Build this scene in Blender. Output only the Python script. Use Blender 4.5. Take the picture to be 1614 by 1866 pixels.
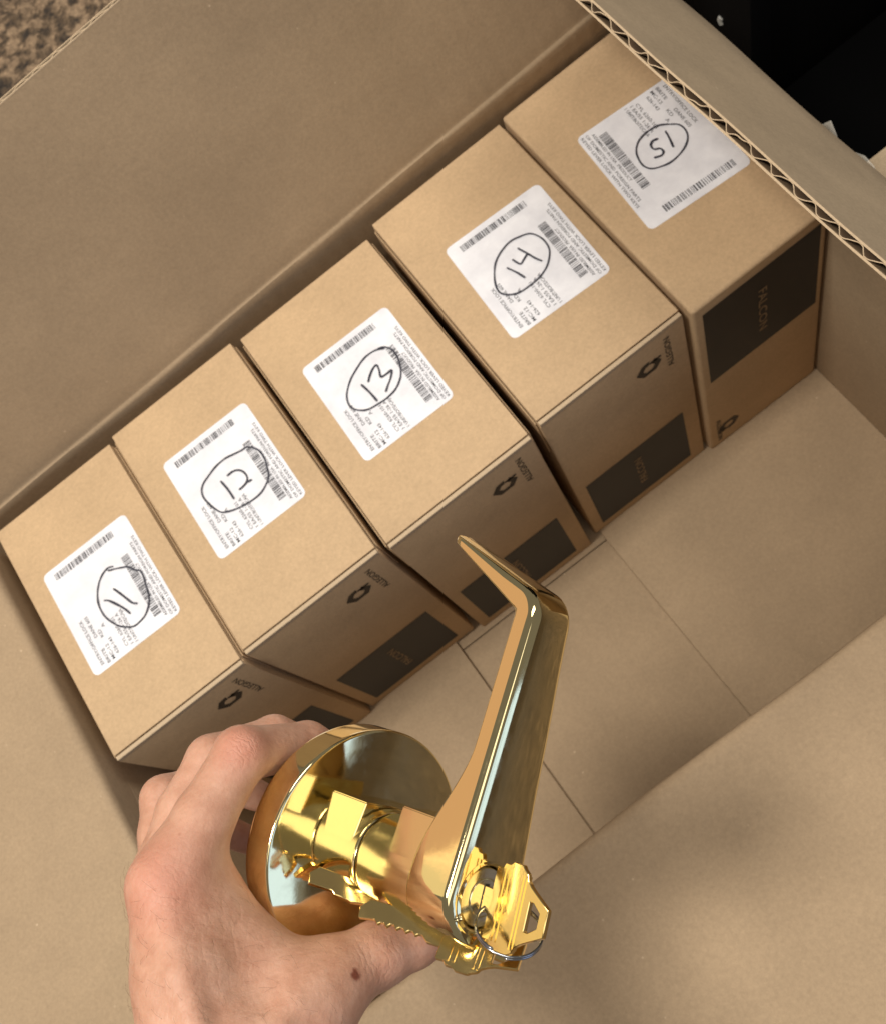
import bpy, bmesh, math, random
import numpy as np
from mathutils import Vector, Matrix, noise

# ---------------------------------------------------------------- scene reset, camera, light
for o in list(bpy.data.objects):
    bpy.data.objects.remove(o, do_unlink=True)
scene = bpy.context.scene
C = scene.collection
random.seed(7)
rng = np.random.default_rng(7)

# origin: front-left top corner of the first small box; X along the row, Y to the back, Z up
cam_d = bpy.data.cameras.new('camera')
cam = bpy.data.objects.new('camera', cam_d)
C.objects.link(cam)
cam_d.sensor_fit = 'HORIZONTAL'
cam_d.sensor_width = 36.0
cam_d.lens = 45.16
cam_d.clip_start = 0.01
cam_d.clip_end = 100
cam.matrix_world = Matrix(((0.788529, 0.613856, 0.037452, 0.29349),
                           (-0.552075, 0.733373, -0.396708, -0.28592),
                           (-0.270987, 0.292139, 0.917181, 0.65089),
                           (0, 0, 0, 1)))
cam_d.dof.use_dof = True
cam_d.dof.focus_distance = 0.40
cam_d.dof.aperture_fstop = 32.0
scene.camera = cam

world = bpy.data.worlds.new('World')
scene.world = world
world.use_nodes = True
bg = world.node_tree.nodes['Background']
bg.inputs['Color'].default_value = (1.0, 0.93, 0.84, 1)
bg.inputs['Strength'].default_value = 0.18


def area_lamp(name, loc, target, sx, sy, watts, col):
    d = bpy.data.lights.new(name, 'AREA')
    d.shape = 'RECTANGLE'
    d.size, d.size_y = sx, sy
    d.energy = watts
    d.color = col
    o = bpy.data.objects.new(name, d)
    C.objects.link(o)
    o.location = loc
    o.rotation_euler = (Vector(target) - Vector(loc)).to_track_quat('-Z', 'Y').to_euler()
    return o


#LIGHTS
area_lamp('ceiling_light', (-0.45, 0.0, 2.15), (-0.45, 0.0, 0), 0.5, 0.4, 40, (1.0, 0.93, 0.82))
area_lamp('ceiling_light', (1.40, 0.45, 2.2), (1.40, 0.45, 0), 1.2, 0.6, 28, (1.0, 0.93, 0.82))
area_lamp('ceiling_light', (0.32, -1.0, 2.25), (0.32, -1.0, 0), 1.5, 0.9, 7.5, (1.0, 0.93, 0.82))
area_lamp('added_reflection_panel', (-0.93, 1.80, 0.83), (0.25, -0.1, 0.27), 0.95, 1.3, 2.2, (1.0, 0.52, 0.26))  # added warm panel, there to reflect orange in the lever's flat side
area_lamp('added_reflection_panel', (-1.58, 1.33, 0.83), (0.25, -0.1, 0.27), 0.75, 1.3, 2.3, (1.0, 0.80, 0.45))  # added paler panel beside it, gives the lower lever side its gold reflection
# tall window behind the viewer, six panes
WD = Vector((0.515, -0.85, 0)).normalized()
WR = Vector((0.85, 0.515, 0)).normalized()
for i in range(2):
    for j in range(3):
        p = Vector((0.2, -0.2, 0)) + WD * 3.0 + WR * (-0.3 + 0.6 * i + 0.1) + Vector((0, 0, 0.25 + 0.62 * j))
        area_lamp('window_pane_light', p, p - WD, 0.5, 0.54, 1.5, (0.38, 0.58, 1.0))

scene.view_settings.view_transform = 'Standard'
scene.view_settings.look = 'None'
scene.view_settings.exposure = 0.0
scene.view_settings.gamma = 1.0
scene.view_settings.use_curve_mapping = False
scene.render.engine = 'CYCLES'
scene.cycles.max_bounces = 10


# ---------------------------------------------------------------- helpers
def tag(o, label=None, cat=None, group=None, kind=None):
    if label: o['label'] = label
    if cat: o['category'] = cat
    if group: o['group'] = group
    if kind: o['kind'] = kind
    return o


def empty(name, loc=(0, 0, 0)):
    o = bpy.data.objects.new(name, None)
    C.objects.link(o)
    o.location = loc
    o.empty_display_size = 0.02
    return o


def link_mesh(name, me, mat, parent=None, smooth=False):
    o = bpy.data.objects.new(name, me)
    C.objects.link(o)
    if mat is not None and not me.materials:
        me.materials.append(mat)
    if parent is not None:
        o.parent = parent
    if smooth is True:
        me.polygons.foreach_set('use_smooth', [True] * len(me.polygons))
    elif smooth:
        me.polygons.foreach_set('use_smooth', [True] * len(me.polygons))
        me.set_sharp_from_angle(angle=math.radians(smooth))
    return o


def mesh_from(verts, faces):
    me = bpy.data.meshes.new('mesh')
    me.from_pydata([tuple(v) for v in verts], [], [tuple(f) for f in faces])
    me.update()
    return me


def obj(name, verts, faces, mat, parent=None, smooth=False, world_off=None):
    if world_off is not None:
        verts = [Vector(v) - Vector(world_off) for v in verts]
    return link_mesh(name, mesh_from(verts, faces), mat, parent, smooth)


def box_vf(x0, x1, y0, y1, z0, z1):
    v = [(x0, y0, z0), (x1, y0, z0), (x1, y1, z0), (x0, y1, z0), (x0, y0, z1), (x1, y0, z1), (x1, y1, z1), (x0, y1, z1)]
    f = [(0, 3, 2, 1), (4, 5, 6, 7), (0, 1, 5, 4), (1, 2, 6, 5), (2, 3, 7, 6), (3, 0, 4, 7)]
    return v, f


def bevel_box(name, b, bev, mat, parent=None, off=(0, 0, 0), segs=2, warp=0.0, cuts=0):
    v, f = box_vf(*b)
    me = mesh_from(v, f)
    bm = bmesh.new()
    bm.from_mesh(me)
    if cuts:
        bmesh.ops.subdivide_edges(bm, edges=bm.edges[:], cuts=cuts, use_grid_fill=True)
        es = [e for e in bm.edges if len(e.link_faces) == 2 and e.calc_face_angle(0) > 1.0]
    else:
        es = bm.edges[:]
    if bev:
        bmesh.ops.bevel(bm, geom=es, offset=bev, segments=segs, profile=0.6, affect='EDGES')
    if warp:
        for q in bm.verts:
            n = noise.noise_vector(q.co * 11.0 + Vector((b[0] * 31, 3, 7)))
            q.co += n * warp
    for q in bm.verts:
        q.co -= Vector(off)
    bm.to_mesh(me)
    bm.free()
    return link_mesh(name, me, mat, parent, 40)


def grid_slab(A, B):
    """closed slab between two equally shaped vertex grids (ni, nj, 3)"""
    ni, nj = A.shape[:2]
    V = np.concatenate([A.reshape(-1, 3), B.reshape(-1, 3)])
    n = ni * nj
    F = []
    for i in range(ni - 1):
        for j in range(nj - 1):
            a, b, c, d = i * nj + j, i * nj + j + 1, (i + 1) * nj + j + 1, (i + 1) * nj + j
            F.append((a, b, c, d))
            F.append((a + n, d + n, c + n, b + n))
    for i in range(ni - 1):
        a, d = i * nj, (i + 1) * nj
        F.append((a, d, d + n, a + n))
        a, d = i * nj + nj - 1, (i + 1) * nj + nj - 1
        F.append((a, a + n, d + n, d))
    for j in range(nj - 1):
        a, d = j, j + 1
        F.append((a, a + n, d + n, d))
        a, d = (ni - 1) * nj + j, (ni - 1) * nj + j + 1
        F.append((a, d, d + n, a + n))
    return V.tolist(), F


def lathe(profile, segs=96, cap=False):
    V, F = [], []
    for r, z in profile:
        for k in range(segs):
            t = 2 * math.pi * k / segs
            V.append((r * math.cos(t), r * math.sin(t), z))
    for i in range(len(profile) - 1):
        for k in range(segs):
            k2 = (k + 1) % segs
            F.append((i * segs + k, i * segs + k2, (i + 1) * segs + k2, (i + 1) * segs + k))
    if cap:
        F.append(tuple(range(segs))[::-1])
        F.append(tuple((len(profile) - 1) * segs + k for k in range(segs)))
    return V, F


def tube(path, r, segs=10, closed=False):
    P = [Vector(p) for p in path]
    n = len(P)
    V, F = [], []
    up = None
    for i in range(n):
        t = (P[(i + 1) % n] - P[i - 1]) if (closed or 0 < i < n - 1) else (P[min(i + 1, n - 1)] - P[max(i - 1, 0)])
        t.normalize()
        if up is None:
            up = t.orthogonal().normalized()
        up = (up - t * up.dot(t)).normalized()
        s = t.cross(up)
        for k in range(segs):
            a = 2 * math.pi * k / segs
            V.append(P[i] + (up * math.cos(a) + s * math.sin(a)) * r)
    m = n if closed else n - 1
    for i in range(m):
        for k in range(segs):
            i2, k2 = (i + 1) % n, (k + 1) % segs
            F.append((i * segs + k, i * segs + k2, i2 * segs + k2, i2 * segs + k))
    if not closed:
        F.append(tuple(range(segs))[::-1])
        F.append(tuple((n - 1) * segs + k for k in range(segs)))
    return V, F


# ---------------------------------------------------------------- materials
def new_mat(name):
    m = bpy.data.materials.new(name)
    m.use_nodes = True
    nt = m.node_tree
    return m, nt, nt.nodes['Principled BSDF']


def nd(nt, t, **kw):
    n = nt.nodes.new(t)
    for k, v in kw.items():
        setattr(n, k, v)
    return n


def tex_coord(nt, scale=(1, 1, 1)):
    tc = nd(nt, 'ShaderNodeTexCoord')
    mp = nd(nt, 'ShaderNodeMapping')
    mp.inputs['Scale'].default_value = scale
    nt.links.new(tc.outputs['Object'], mp.inputs['Vector'])
    return mp.outputs['Vector']


def noise_tex(nt, vec, scale, detail=4, rough=0.6):
    n = nd(nt, 'ShaderNodeTexNoise')
    n.inputs['Scale'].default_value = scale
    n.inputs['Detail'].default_value = detail
    n.inputs['Roughness'].default_value = rough
    nt.links.new(vec, n.inputs['Vector'])
    return n.outputs['Fac']


def ramp(nt, fac, stops):
    r = nd(nt, 'ShaderNodeValToRGB')
    e = r.color_ramp.elements
    while len(e) < len(stops):
        e.new(0.5)
    for q, (p, c) in zip(e, stops):
        q.position = p
        q.color = (*c, 1) if len(c) == 3 else c
    nt.links.new(fac, r.inputs['Fac'])
    return r.outputs['Color']


def mix_rgb(nt, fac, a, b, mode='MIX'):
    m = nd(nt, 'ShaderNodeMix', data_type='RGBA', blend_type=mode)
    for s, v in ((m.inputs[0], fac), (m.inputs[6], a), (m.inputs[7], b)):
        if hasattr(v, 'is_linked'):
            nt.links.new(v, s)
        elif isinstance(v, (int, float)):
            s.default_value = v
        else:
            s.default_value = (*v, 1)
    return m.outputs[2]


def bump(nt, height, strength, dist, bsdf, prev=None):
    b = nd(nt, 'ShaderNodeBump')
    b.inputs['Strength'].default_value = strength
    b.inputs['Distance'].default_value = dist
    nt.links.new(height, b.inputs['Height'])
    if prev is not None:
        nt.links.new(prev, b.inputs['Normal'])
    nt.links.new(b.outputs['Normal'], bsdf.inputs['Normal'])
    return b.outputs['Normal']


def kraft(name, col, vary=0.16, speck=0.5, flute=None, rough=0.82):
    m, nt, p = new_mat(name)
    v = tex_coord(nt)
    big = noise_tex(nt, v, 14, 5, 0.6)
    fib = noise_tex(nt, tex_coord(nt, (1, 1, 1)), 420, 6, 0.75)
    lo = tuple(c * (1 - vary) for c in col)
    hi = tuple(min(1, c * (1 + vary)) for c in col)
    c1 = ramp(nt, big, [(0.32, lo), (0.68, hi)])
    c2 = ramp(nt, fib, [(0.3, (0.87, 0.86, 0.84)), (0.7, (1.10, 1.09, 1.07))])
    c3 = mix_rgb(nt, 1.0, c1, c2, 'MULTIPLY')
    # pale and dark pulp fibres
    vo = nd(nt, 'ShaderNodeTexVoronoi')
    vo.inputs['Scale'].default_value = 95
    nt.links.new(v, vo.inputs['Vector'])
    sp = ramp(nt, vo.outputs['Distance'], [(0.035, (1, 1, 1)), (0.09, (0, 0, 0))])
    gate = ramp(nt, noise_tex(nt, v, 60, 2), [(0.56, (0, 0, 0)), (0.63, (speck, speck, speck))])
    sp = mix_rgb(nt, 1.0, sp, gate, 'MULTIPLY')
    c4 = mix_rgb(nt, sp, c3, tuple(min(1, c * 1.6 + 0.1) for c in col))
    nt.links.new(c4, p.inputs['Base Color'])
    p.inputs['Roughness'].default_value = rough
    p.inputs['Specular IOR Level'].default_value = 0.3
    n1 = bump(nt, fib, 0.14, 0.0003, p)
    n2 = bump(nt, big, 0.35, 0.003, p, n1)
    if flute is not None:
        wv = nd(nt, 'ShaderNodeTexWave', wave_type='BANDS', bands_direction=flute)
        wv.inputs['Scale'].default_value = 25.0
        wv.inputs['Distortion'].default_value = 0.6
        wv.inputs['Detail'].default_value = 1
        nt.links.new(v, wv.inputs['Vector'])
        bump(nt, wv.outputs['Fac'], 0.20, 0.0006, p, n2)
    return m


def plain(name, col, rough=0.6, metal=0.0, nz=None):
    m, nt, p = new_mat(name)
    if nz:
        v = tex_coord(nt)
        f = noise_tex(nt, v, nz, 5, 0.65)
        c = ramp(nt, f, [(0.3, tuple(q * 0.86 for q in col)), (0.7, tuple(min(1, q * 1.1) for q in col))])
        nt.links.new(c, p.inputs['Base Color'])
    else:
        p.inputs['Base Color'].default_value = (*col, 1)
    p.inputs['Roughness'].default_value = rough
    p.inputs['Metallic'].default_value = metal
    return m


def metal(name, col, rough, wob=0.0, scratch=0.0, scale=(1, 1, 1)):
    m, nt, p = new_mat(name)
    p.inputs['Base Color'].default_value = (*col, 1)
    p.inputs['Metallic'].default_value = 1
    v = tex_coord(nt, scale)
    f = noise_tex(nt, v, 260, 4, 0.7)
    r = nd(nt, 'ShaderNodeMapRange')
    r.inputs['To Min'].default_value = rough * 0.6
    r.inputs['To Max'].default_value = rough * 1.5
    nt.links.new(f, r.inputs['Value'])
    sm_ = ramp(nt, noise_tex(nt, v, 75, 5, 0.7), [(0.52, (0, 0, 0)), (0.70, (0.07, 0.07, 0.07))])
    ad = nd(nt, 'ShaderNodeMath', operation='ADD')
    nt.links.new(r.outputs['Result'], ad.inputs[0])
    nt.links.new(sm_, ad.inputs[1])
    nt.links.new(ad.outputs[0], p.inputs['Roughness'])
    n = None
    if wob:
        n = bump(nt, noise_tex(nt, v, 38, 2, 0.4), wob, 0.001, p)
    if scratch:
        bump(nt, f, scratch, 0.0002, p, n)
    return m


M_BOX = kraft('kraft_small_box', (0.52, 0.37, 0.225), 0.09, 0.25)
M_LID = kraft('kraft_box_lid', (0.545, 0.39, 0.24), 0.08, 0.25)
M_CARTON = kraft('kraft_carton', (0.385, 0.285, 0.187), 0.07, 0.6, 'X')
M_CARTON_Y = kraft('kraft_carton_side', (0.385, 0.285, 0.187), 0.07, 0.6, 'Y')
M_OUTER = kraft('kraft_carton_outer', (0.38, 0.295, 0.20), 0.10, 0.4)
M_EDGE = plain('cut_paper_edge', (0.53, 0.405, 0.27), 0.85, nz=900)
M_FLUTE_SHADE = plain('shaded_fluting', (0.09, 0.055, 0.03), 0.9, nz=700)  # paper darkened to stand in for the shade deep inside the flutes
M_LABEL = plain('label_paper', (0.84, 0.85, 0.93), 0.4, nz=40)
M_INK = plain('printed_ink', (0.09, 0.09, 0.105), 0.6)
M_MARKER = plain('marker_ink', (0.028, 0.030, 0.05), 0.5, nz=300)
M_BLACK = plain('black_carton_print', (0.015, 0.013, 0.012), 0.55, nz=60)
M_PRINT = plain('brown_print', (0.05, 0.036, 0.022), 0.7)
M_KNOCK = plain('unprinted_kraft', (0.33, 0.235, 0.145), 0.8)
M_BRASS = metal('polished_brass', (0.86, 0.73, 0.40), 0.06, 0.04, 0.03)
M_SATIN = metal('satin_brass', (0.89, 0.76, 0.43), 0.12, 0.0, 0.0)
M_CYL = metal('nickel_brass', (0.86, 0.79, 0.56), 0.2, 0.0, 0.05)
M_KEY = metal('key_brass', (0.90, 0.67, 0.28), 0.15, 0.0, 0.04)
M_STEEL = metal('ring_steel', (0.42, 0.43, 0.46), 0.16, 0.0, 0.1)
M_DARK = plain('keyway_dark', (0.03, 0.025, 0.015), 0.5)
M_CABINET = plain('black_laminate', (0.004, 0.004, 0.0045), 0.8, nz=9)
M_CABINET.node_tree.nodes['Principled BSDF'].inputs['Specular IOR Level'].default_value = 0.12
M_VOID = plain('black_plastic', (0.0012, 0.0012, 0.0013), 0.9)
M_VOID.node_tree.nodes['Principled BSDF'].inputs['Specular IOR Level'].default_value = 0.05
M_CHIP = plain('white_chip', (0.55, 0.55, 0.52), 0.8)


def carpet_mat():
    m, nt, p = new_mat('carpet')
    v = tex_coord(nt)
    w = noise_tex(nt, v, 52, 4, 0.62)
    f = noise_tex(nt, v, 600, 5, 0.7)
    c1 = ramp(nt, w, [(0.38, (0.06, 0.048, 0.04)), (0.48, (0.20, 0.14, 0.09)), (0.60, (0.48, 0.34, 0.22))])
    c2 = ramp(nt, noise_tex(nt, v, 170, 6, 0.75), [(0.32, (0.45, 0.45, 0.45)), (0.66, (1.4, 1.4, 1.4))])
    nt.links.new(mix_rgb(nt, 1.0, c1, c2, 'MULTIPLY'), p.inputs['Base Color'])
    p.inputs['Roughness'].default_value = 0.95
    bump(nt, f, 0.9, 0.003, p)
    return m


def tape_mat():
    m, nt, p = new_mat('clear_tape')
    p.inputs['Base Color'].default_value = (0.75, 0.72, 0.65, 1)
    p.inputs['Roughness'].default_value = 0.3
    p.inputs['Alpha'].default_value = 0.35
    v = tex_coord(nt)
    bump(nt, noise_tex(nt, v, 300, 3), 0.6, 0.001, p)
    return m


M_CARPET = carpet_mat()
M_TAPE = tape_mat()

# ---------------------------------------------------------------- ground
GZ = -0.262
gv, gf = box_vf(-4, 4, -4, 4, GZ - 0.02, GZ)
tag(obj('carpet', gv, gf, M_CARPET), kind='structure')
# looped pile where the carpet shows beside the carton
nx, ny = 150, 170
xs = np.linspace(0.02, 0.62, nx)
ys = np.linspace(0.60, 1.25, ny)
A = np.zeros((nx, ny, 3))
for i, x in enumerate(xs):
    for j, y in enumerate(ys):
        h = noise.noise(Vector((x * 60, y * 60, 1.0))) * 0.0045 + noise.noise(Vector((x * 170, y * 170, 5.0))) * 0.0025
        A[i, j] = (x, y, GZ + 0.0075 + h)
B = A.copy()
B[:, :, 2] = GZ + 0.0005
v, f = grid_slab(A, B)
tag(obj('carpet_pile', v, f, M_CARPET, smooth=True), 'short brown and beige looped carpet pile', 'carpet', kind='stuff')

# ---------------------------------------------------------------- the big carton
T = 0.0054           # corrugated board
PITCH = 0.0148
XL, XR, YN, YB, ZF = -0.013, 0.579, -0.217, 0.2125, -0.2515
carton = empty('shipping_carton', ((XL + XR) / 2, (YN + YB) / 2, GZ))
CO = Vector(carton.location)
tag(carton, 'large open brown corrugated carton holding the row of boxes', 'carton')


def cpart(name, b, mat, bev=0.001):
    return bevel_box(name, b, bev, mat, carton, CO)


WT = -0.030
cpart('wall', (XL - T, XR + T, YB + 0.001, YB + T, ZF - T, WT), M_CARTON)
cpart('wall', (XL - T, XR + T, YN - T, YN, ZF - T, WT), M_CARTON)
cpart('wall', (XL - T, XL, YN, YB, ZF - T, WT), M_CARTON_Y)
cpart('wall', (XR, XR + T, YN, YB, ZF - T, WT), M_CARTON_Y)
YC = (YN + YB) / 2 - 0.004
cpart('floor_flap', (XL, 0.199, YN + 0.0005, YB - 0.0005, ZF - 0.004, ZF), M_CARTON_Y, 0.0012)
cpart('floor_flap', (0.3525, XR, YN + 0.0005, YB - 0.0005, ZF - 0.004, ZF), M_CARTON_Y, 0.0012)
cpart('floor_flap', (XL, XR, YN, YC - 0.0003, ZF - 0.009, ZF - 0.0044), M_CARTON, 0.0012)
cpart('floor_flap', (XL, XR, YC + 0.0003, YB, ZF - 0.009, ZF - 0.0044), M_CARTON, 0.0012)


def make_flap(origin, u, out, length, prof, shear=0.0, inner=M_CARTON, outer=M_OUTER, seed=0, label=None, wave_amp=0.0009):
    """prof: (outward, up) points of the inner face, from wall to free edge"""
    origin, u, out = Vector(origin), Vector(u), Vector(out)
    pr = []
    for (a, b), (c, d) in zip(prof[:-1], prof[1:]):
        n = max(1, int(math.hypot(c - a, d - b) / 0.02))
        for k in range(n):
            pr.append((a + (c - a) * k / n, b + (d - b) * k / n))
    pr.append(prof[-1])
    nrm = []
    for i in range(len(pr)):
        p0, p1 = pr[max(i - 1, 0)], pr[min(i + 1, len(pr) - 1)]
        t = Vector((p1[0] - p0[0], p1[1] - p0[1])).normalized()
        nrm.append((t[1], -t[0]))          # away from the inner face
    nu = int(length / (PITCH / 10))
    us = np.linspace(0, length, nu + 1)
    uc = np.linspace(0, length, 46)

    def grid(uarr, offs):
        G = np.zeros((len(pr), len(uarr), 3))
        for i, ((o, z), (no, nz)) in enumerate(zip(pr, nrm)):
            for j, uu in enumerate(uarr):
                off = offs[j] if hasattr(offs, '__len__') else offs
                w = wave_amp * noise.noise(Vector((uu * 9 + seed * 5, o * 9, z * 9 + seed))) * 2
                q = origin + u * float(uu) + out * (o + no * (off + w)) + Vector((0, 0, z + nz * (off + w) + shear * uu)) - CO
                G[i, j] = q
        return G
    LT = 0.0008
    v, f = grid_slab(grid(uc, 0.0), grid(uc, LT))
    fl = link_mesh('flap', mesh_from(v, f), inner, carton, 50)
    if label: fl['label'] = label
    v, f = grid_slab(grid(uc, T - LT), grid(uc, T))
    link_mesh('outer_liner', mesh_from(v, f), outer, fl, 50)
    ph = us / PITCH * 2 * math.pi
    jit = np.array([noise.noise(Vector((x * 60, seed, 2))) for x in us])
    wv = np.sin(ph + 1.9 * jit + 0.55 * np.sin(ph))
    wv = np.clip(wv * 1.12, -1, 1)
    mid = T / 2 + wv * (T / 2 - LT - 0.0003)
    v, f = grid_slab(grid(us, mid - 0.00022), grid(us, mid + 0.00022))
    link_mesh('corrugated_medium', mesh_from(v, f), M_FLUTE_SHADE, fl, True)
    dm = np.array(pr[-1]) - np.array(pr[-2])
    dm = dm / np.linalg.norm(dm) * 0.0005
    dm = np.array(out * float(dm[0]) + Vector((0, 0, float(dm[1]))))
    G0, G1 = grid(us, mid - 0.00026)[-1], grid(us, mid + 0.00026)[-1]
    v, f = grid_slab(np.stack([G0 - dm, G0 + dm * 0.3]), np.stack([G1 - dm, G1 + dm * 0.3]))
    link_mesh('medium_edge', mesh_from(v, f), M_EDGE, fl, True)
    # pale cut rims of the two liners along the free edge
    e = np.array([pr[-2], pr[-1]])
    d = e[1] - e[0]
    d = d / np.linalg.norm(d) * 0.0004
    for a, b in ((-0.0001, LT + 0.0001), (T - LT - 0.0001, T + 0.0001)):
        V, F = [], []
        G0, G1 = grid(uc, a)[-1], grid(uc, b)[-1]
        dd = np.array(out * float(d[0]) + Vector((0, 0, float(d[1]))))
        AA = np.stack([G0 - dd, G0 + dd * 0.8])
        BB = np.stack([G1 - dd, G1 + dd * 0.8])
        v, f = grid_slab(AA, BB)
        link_mesh('cut_edge', mesh_from(v, f), M_EDGE, fl, 50)
    return fl


a = math.radians(72)
make_flap((XL, YB, 0), (1, 0, 0), (0, 1, 0), XR - XL,
          [(0, -0.062), (0, -0.010), (0.0003, -0.005), (0.0010, -0.0028), (0.0020, -0.0024), (0.0027, -0.0012), (0.0031, 0.001)] +
          [(0.0031 + s * math.cos(a), 0.001 + s * math.sin(a)) for s in (0.01, 0.2035)],
          shear=0.040, inner=M_CARTON, seed=1, label='long back flap standing up behind the boxes, its corrugated cut edge showing')
a = math.radians(-4)
make_flap((XL, YN, 0), (0, 1, 0), (-1, 0, 0), YB - YN,
          [(0, WT), (0, -0.007), (0.0012, -0.002), (0.004, 0.0003), (0.008, 0.0002)] +
          [(0.008 + s * math.cos(a), s * math.sin(a)) for s in (0.01, 0.205)], inner=M_CARTON_Y, seed=2,
          label='left side flap lying folded outwards')
a = math.radians(2)
make_flap((XL, YN, 0), (1, 0, 0), (0, -1, 0), XR - XL,
          [(0, WT), (0, -0.007), (0.0012, -0.002), (0.004, 0.0003), (0.008, 0.0002)] +
          [(0.008 + s * math.cos(a), s * math.sin(a)) for s in (0.01, 0.205)], inner=M_CARTON, seed=3,
          label='front flap lying folded outwards towards the viewer')
rf = make_flap((XR, YN, 0), (0, 1, 0), (1, 0, 0), YB - YN,
          [(0, WT), (0, 0.0), (0.0005, 0.03), (-0.001, 0.055), (-0.004, 0.068), (-0.094, 0.193)],
          inner=M_CARTON_Y, seed=4, wave_amp=0.0016, label='right side flap leaning inwards over the last box, corrugated edge up')
# torn tape on the outer crease of the right flap
V, F = [], []
for k, (y, h, wd) in enumerate([(0.024, 0.0, 0), (0.017, 0.010, 0.0035), (0.012, 0.004, 0.003), (0.006, 0.000, 0.001), (-0.002, 0.001, 0.0015), (-0.012, 0.004, 0.0035), (-0.020, 0.003, 0.003), (-0.027, 0.000, 0.001), (-0.05, 0.0, 0.0005)]):
    V += [Vector((XR + T + 0.0008, y, 0.038)) - CO, Vector((XR + T + 0.001 + wd * 0.6, y, 0.048 + h * 0.5)) - CO, Vector((XR + T + 0.001 + wd * 1.0, y - 0.002, 0.051 + h * 0.9)) - CO]
for k in range(8):
    for q in range(2):
        F.append((3 * k + q, 3 * k + q + 1, 3 * k + q + 4, 3 * k + q + 3))
tp = obj('tape_scrap', V, F, M_TAPE, rf, True)
sm = tp.modifiers.new('thickness', 'SOLIDIFY')
sm.thickness = 0.0003

# ---------------------------------------------------------------- printing helpers
_txt = {}


def text_polys(body, bold=0.0):
    key = (body, bold)
    if key not in _txt:
        cu = bpy.data.curves.new('text', 'FONT')
        cu.body = body
        cu.size = 1.0
        cu.offset = bold
        cu.resolution_u = 2
        o = bpy.data.objects.new('text', cu)
        C.objects.link(o)
        bpy.context.view_layer.update()
        me = bpy.data.meshes.new_from_object(o.evaluated_get(bpy.context.evaluated_depsgraph_get()))
        vs = np.array([tuple(q.co) for q in me.vertices])
        fs = [tuple(p.vertices) for p in me.polygons]
        bpy.data.objects.remove(o)
        bpy.data.curves.remove(cu)
        bpy.data.meshes.remove(me)
        vs[:, 0] -= vs[:, 0].min()
        _txt[key] = (vs, fs, vs[:, 0].max())
    return _txt[key]


class Print:
    """flat print collected on a plane: origin, reading direction, up, and the plane's normal"""
    def __init__(s, org, d, up, lift):
        s.o, s.d, s.u = Vector(org), Vector(d), Vector(up)
        s.n = s.d.cross(s.u)
        s.lift = lift
        s.V, s.F = [], []

    def pt(s, x, y):
        return s.o + s.d * x + s.u * y + s.n * s.lift

    def text(s, body, x, y, length, height, bold=0.0):
        vs, fs, w = text_polys(body, bold)
        b = len(s.V)
        for q in vs:
            s.V.append(s.pt(x + q[0] / w * length, y + q[1] * height / 0.72))
        s.F += [tuple(b + k for k in f) for f in fs]

    def rect(s, x0, x1, y0, y1):
        b = len(s.V)
        s.V += [s.pt(x0, y0), s.pt(x1, y0), s.pt(x1, y1), s.pt(x0, y1)]
        s.F.append((b, b + 1, b + 2, b + 3))

    def build(s, name, mat, parent, off):
        return obj(name, s.V, s.F, mat, parent, False, off)


def smooth_path(pts, k=6):
    P = [Vector(p) for p in pts]
    out = []
    for i in range(len(P) - 1):
        p0, p1, p2, p3 = P[max(i - 1, 0)], P[i], P[i + 1], P[min(i + 2, len(P) - 1)]
        for j in range(k):
            t = j / k
            out.append(0.5 * ((2 * p1) + (p2 - p0) * t + (2 * p0 - 5 * p1 + 4 * p2 - p3) * t * t + (3 * p1 - p0 - 3 * p2 + p3) * t ** 3))
    out.append(P[-1])
    return out


def ink_strokes(name, strokes, z, width, parent, off, seed):
    V, F = [], []
    for si, st in enumerate(strokes):
        pts = smooth_path([(x * 1e-4, y * 1e-4, z) for x, y in st])
        n = len(pts)
        b = len(V)
        for i, p in enumerate(pts):
            t = pts[min(i + 1, n - 1)] - pts[max(i - 1, 0)]
            t.z = 0
            t.normalize()
            s = Vector((-t.y, t.x, 0))
            w = width * (0.85 + 0.35 * noise.noise(Vector((i * 0.15, si * 3.1, seed)))) * (1.15 if si else 0.95)
            if i in (0, n - 1):
                w *= 0.55
            dz = Vector((0, 0, 0.00004 * si + 0.0000015 * i))
            V += [p + s * w / 2 + dz, p - s * w / 2 + dz]
        for i in range(n - 1):
            F.append((b + 2 * i, b + 2 * i + 1, b + 2 * i + 3, b + 2 * i + 2))
    return obj(name, V, F, mat=M_MARKER, parent=parent, world_off=off)


def barcode(pr, x0, x1, y0, y1, seed, along='x'):
    r = random.Random(seed)
    t = 0.0
    span = (x1 - x0) if along == 'x' else (y1 - y0)
    unit = span / 150
    while t < span - 3 * unit:
        w = unit * r.choice((1, 1, 1.4, 2, 3))
        if along == 'x':
            pr.rect(x0 + t, x0 + t + w, y0, y1)
        else:
            pr.rect(x0, x1, y0 + t, y0 + t + w)
        t += w + unit * r.choice((1, 1, 2, 2, 3))


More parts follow.
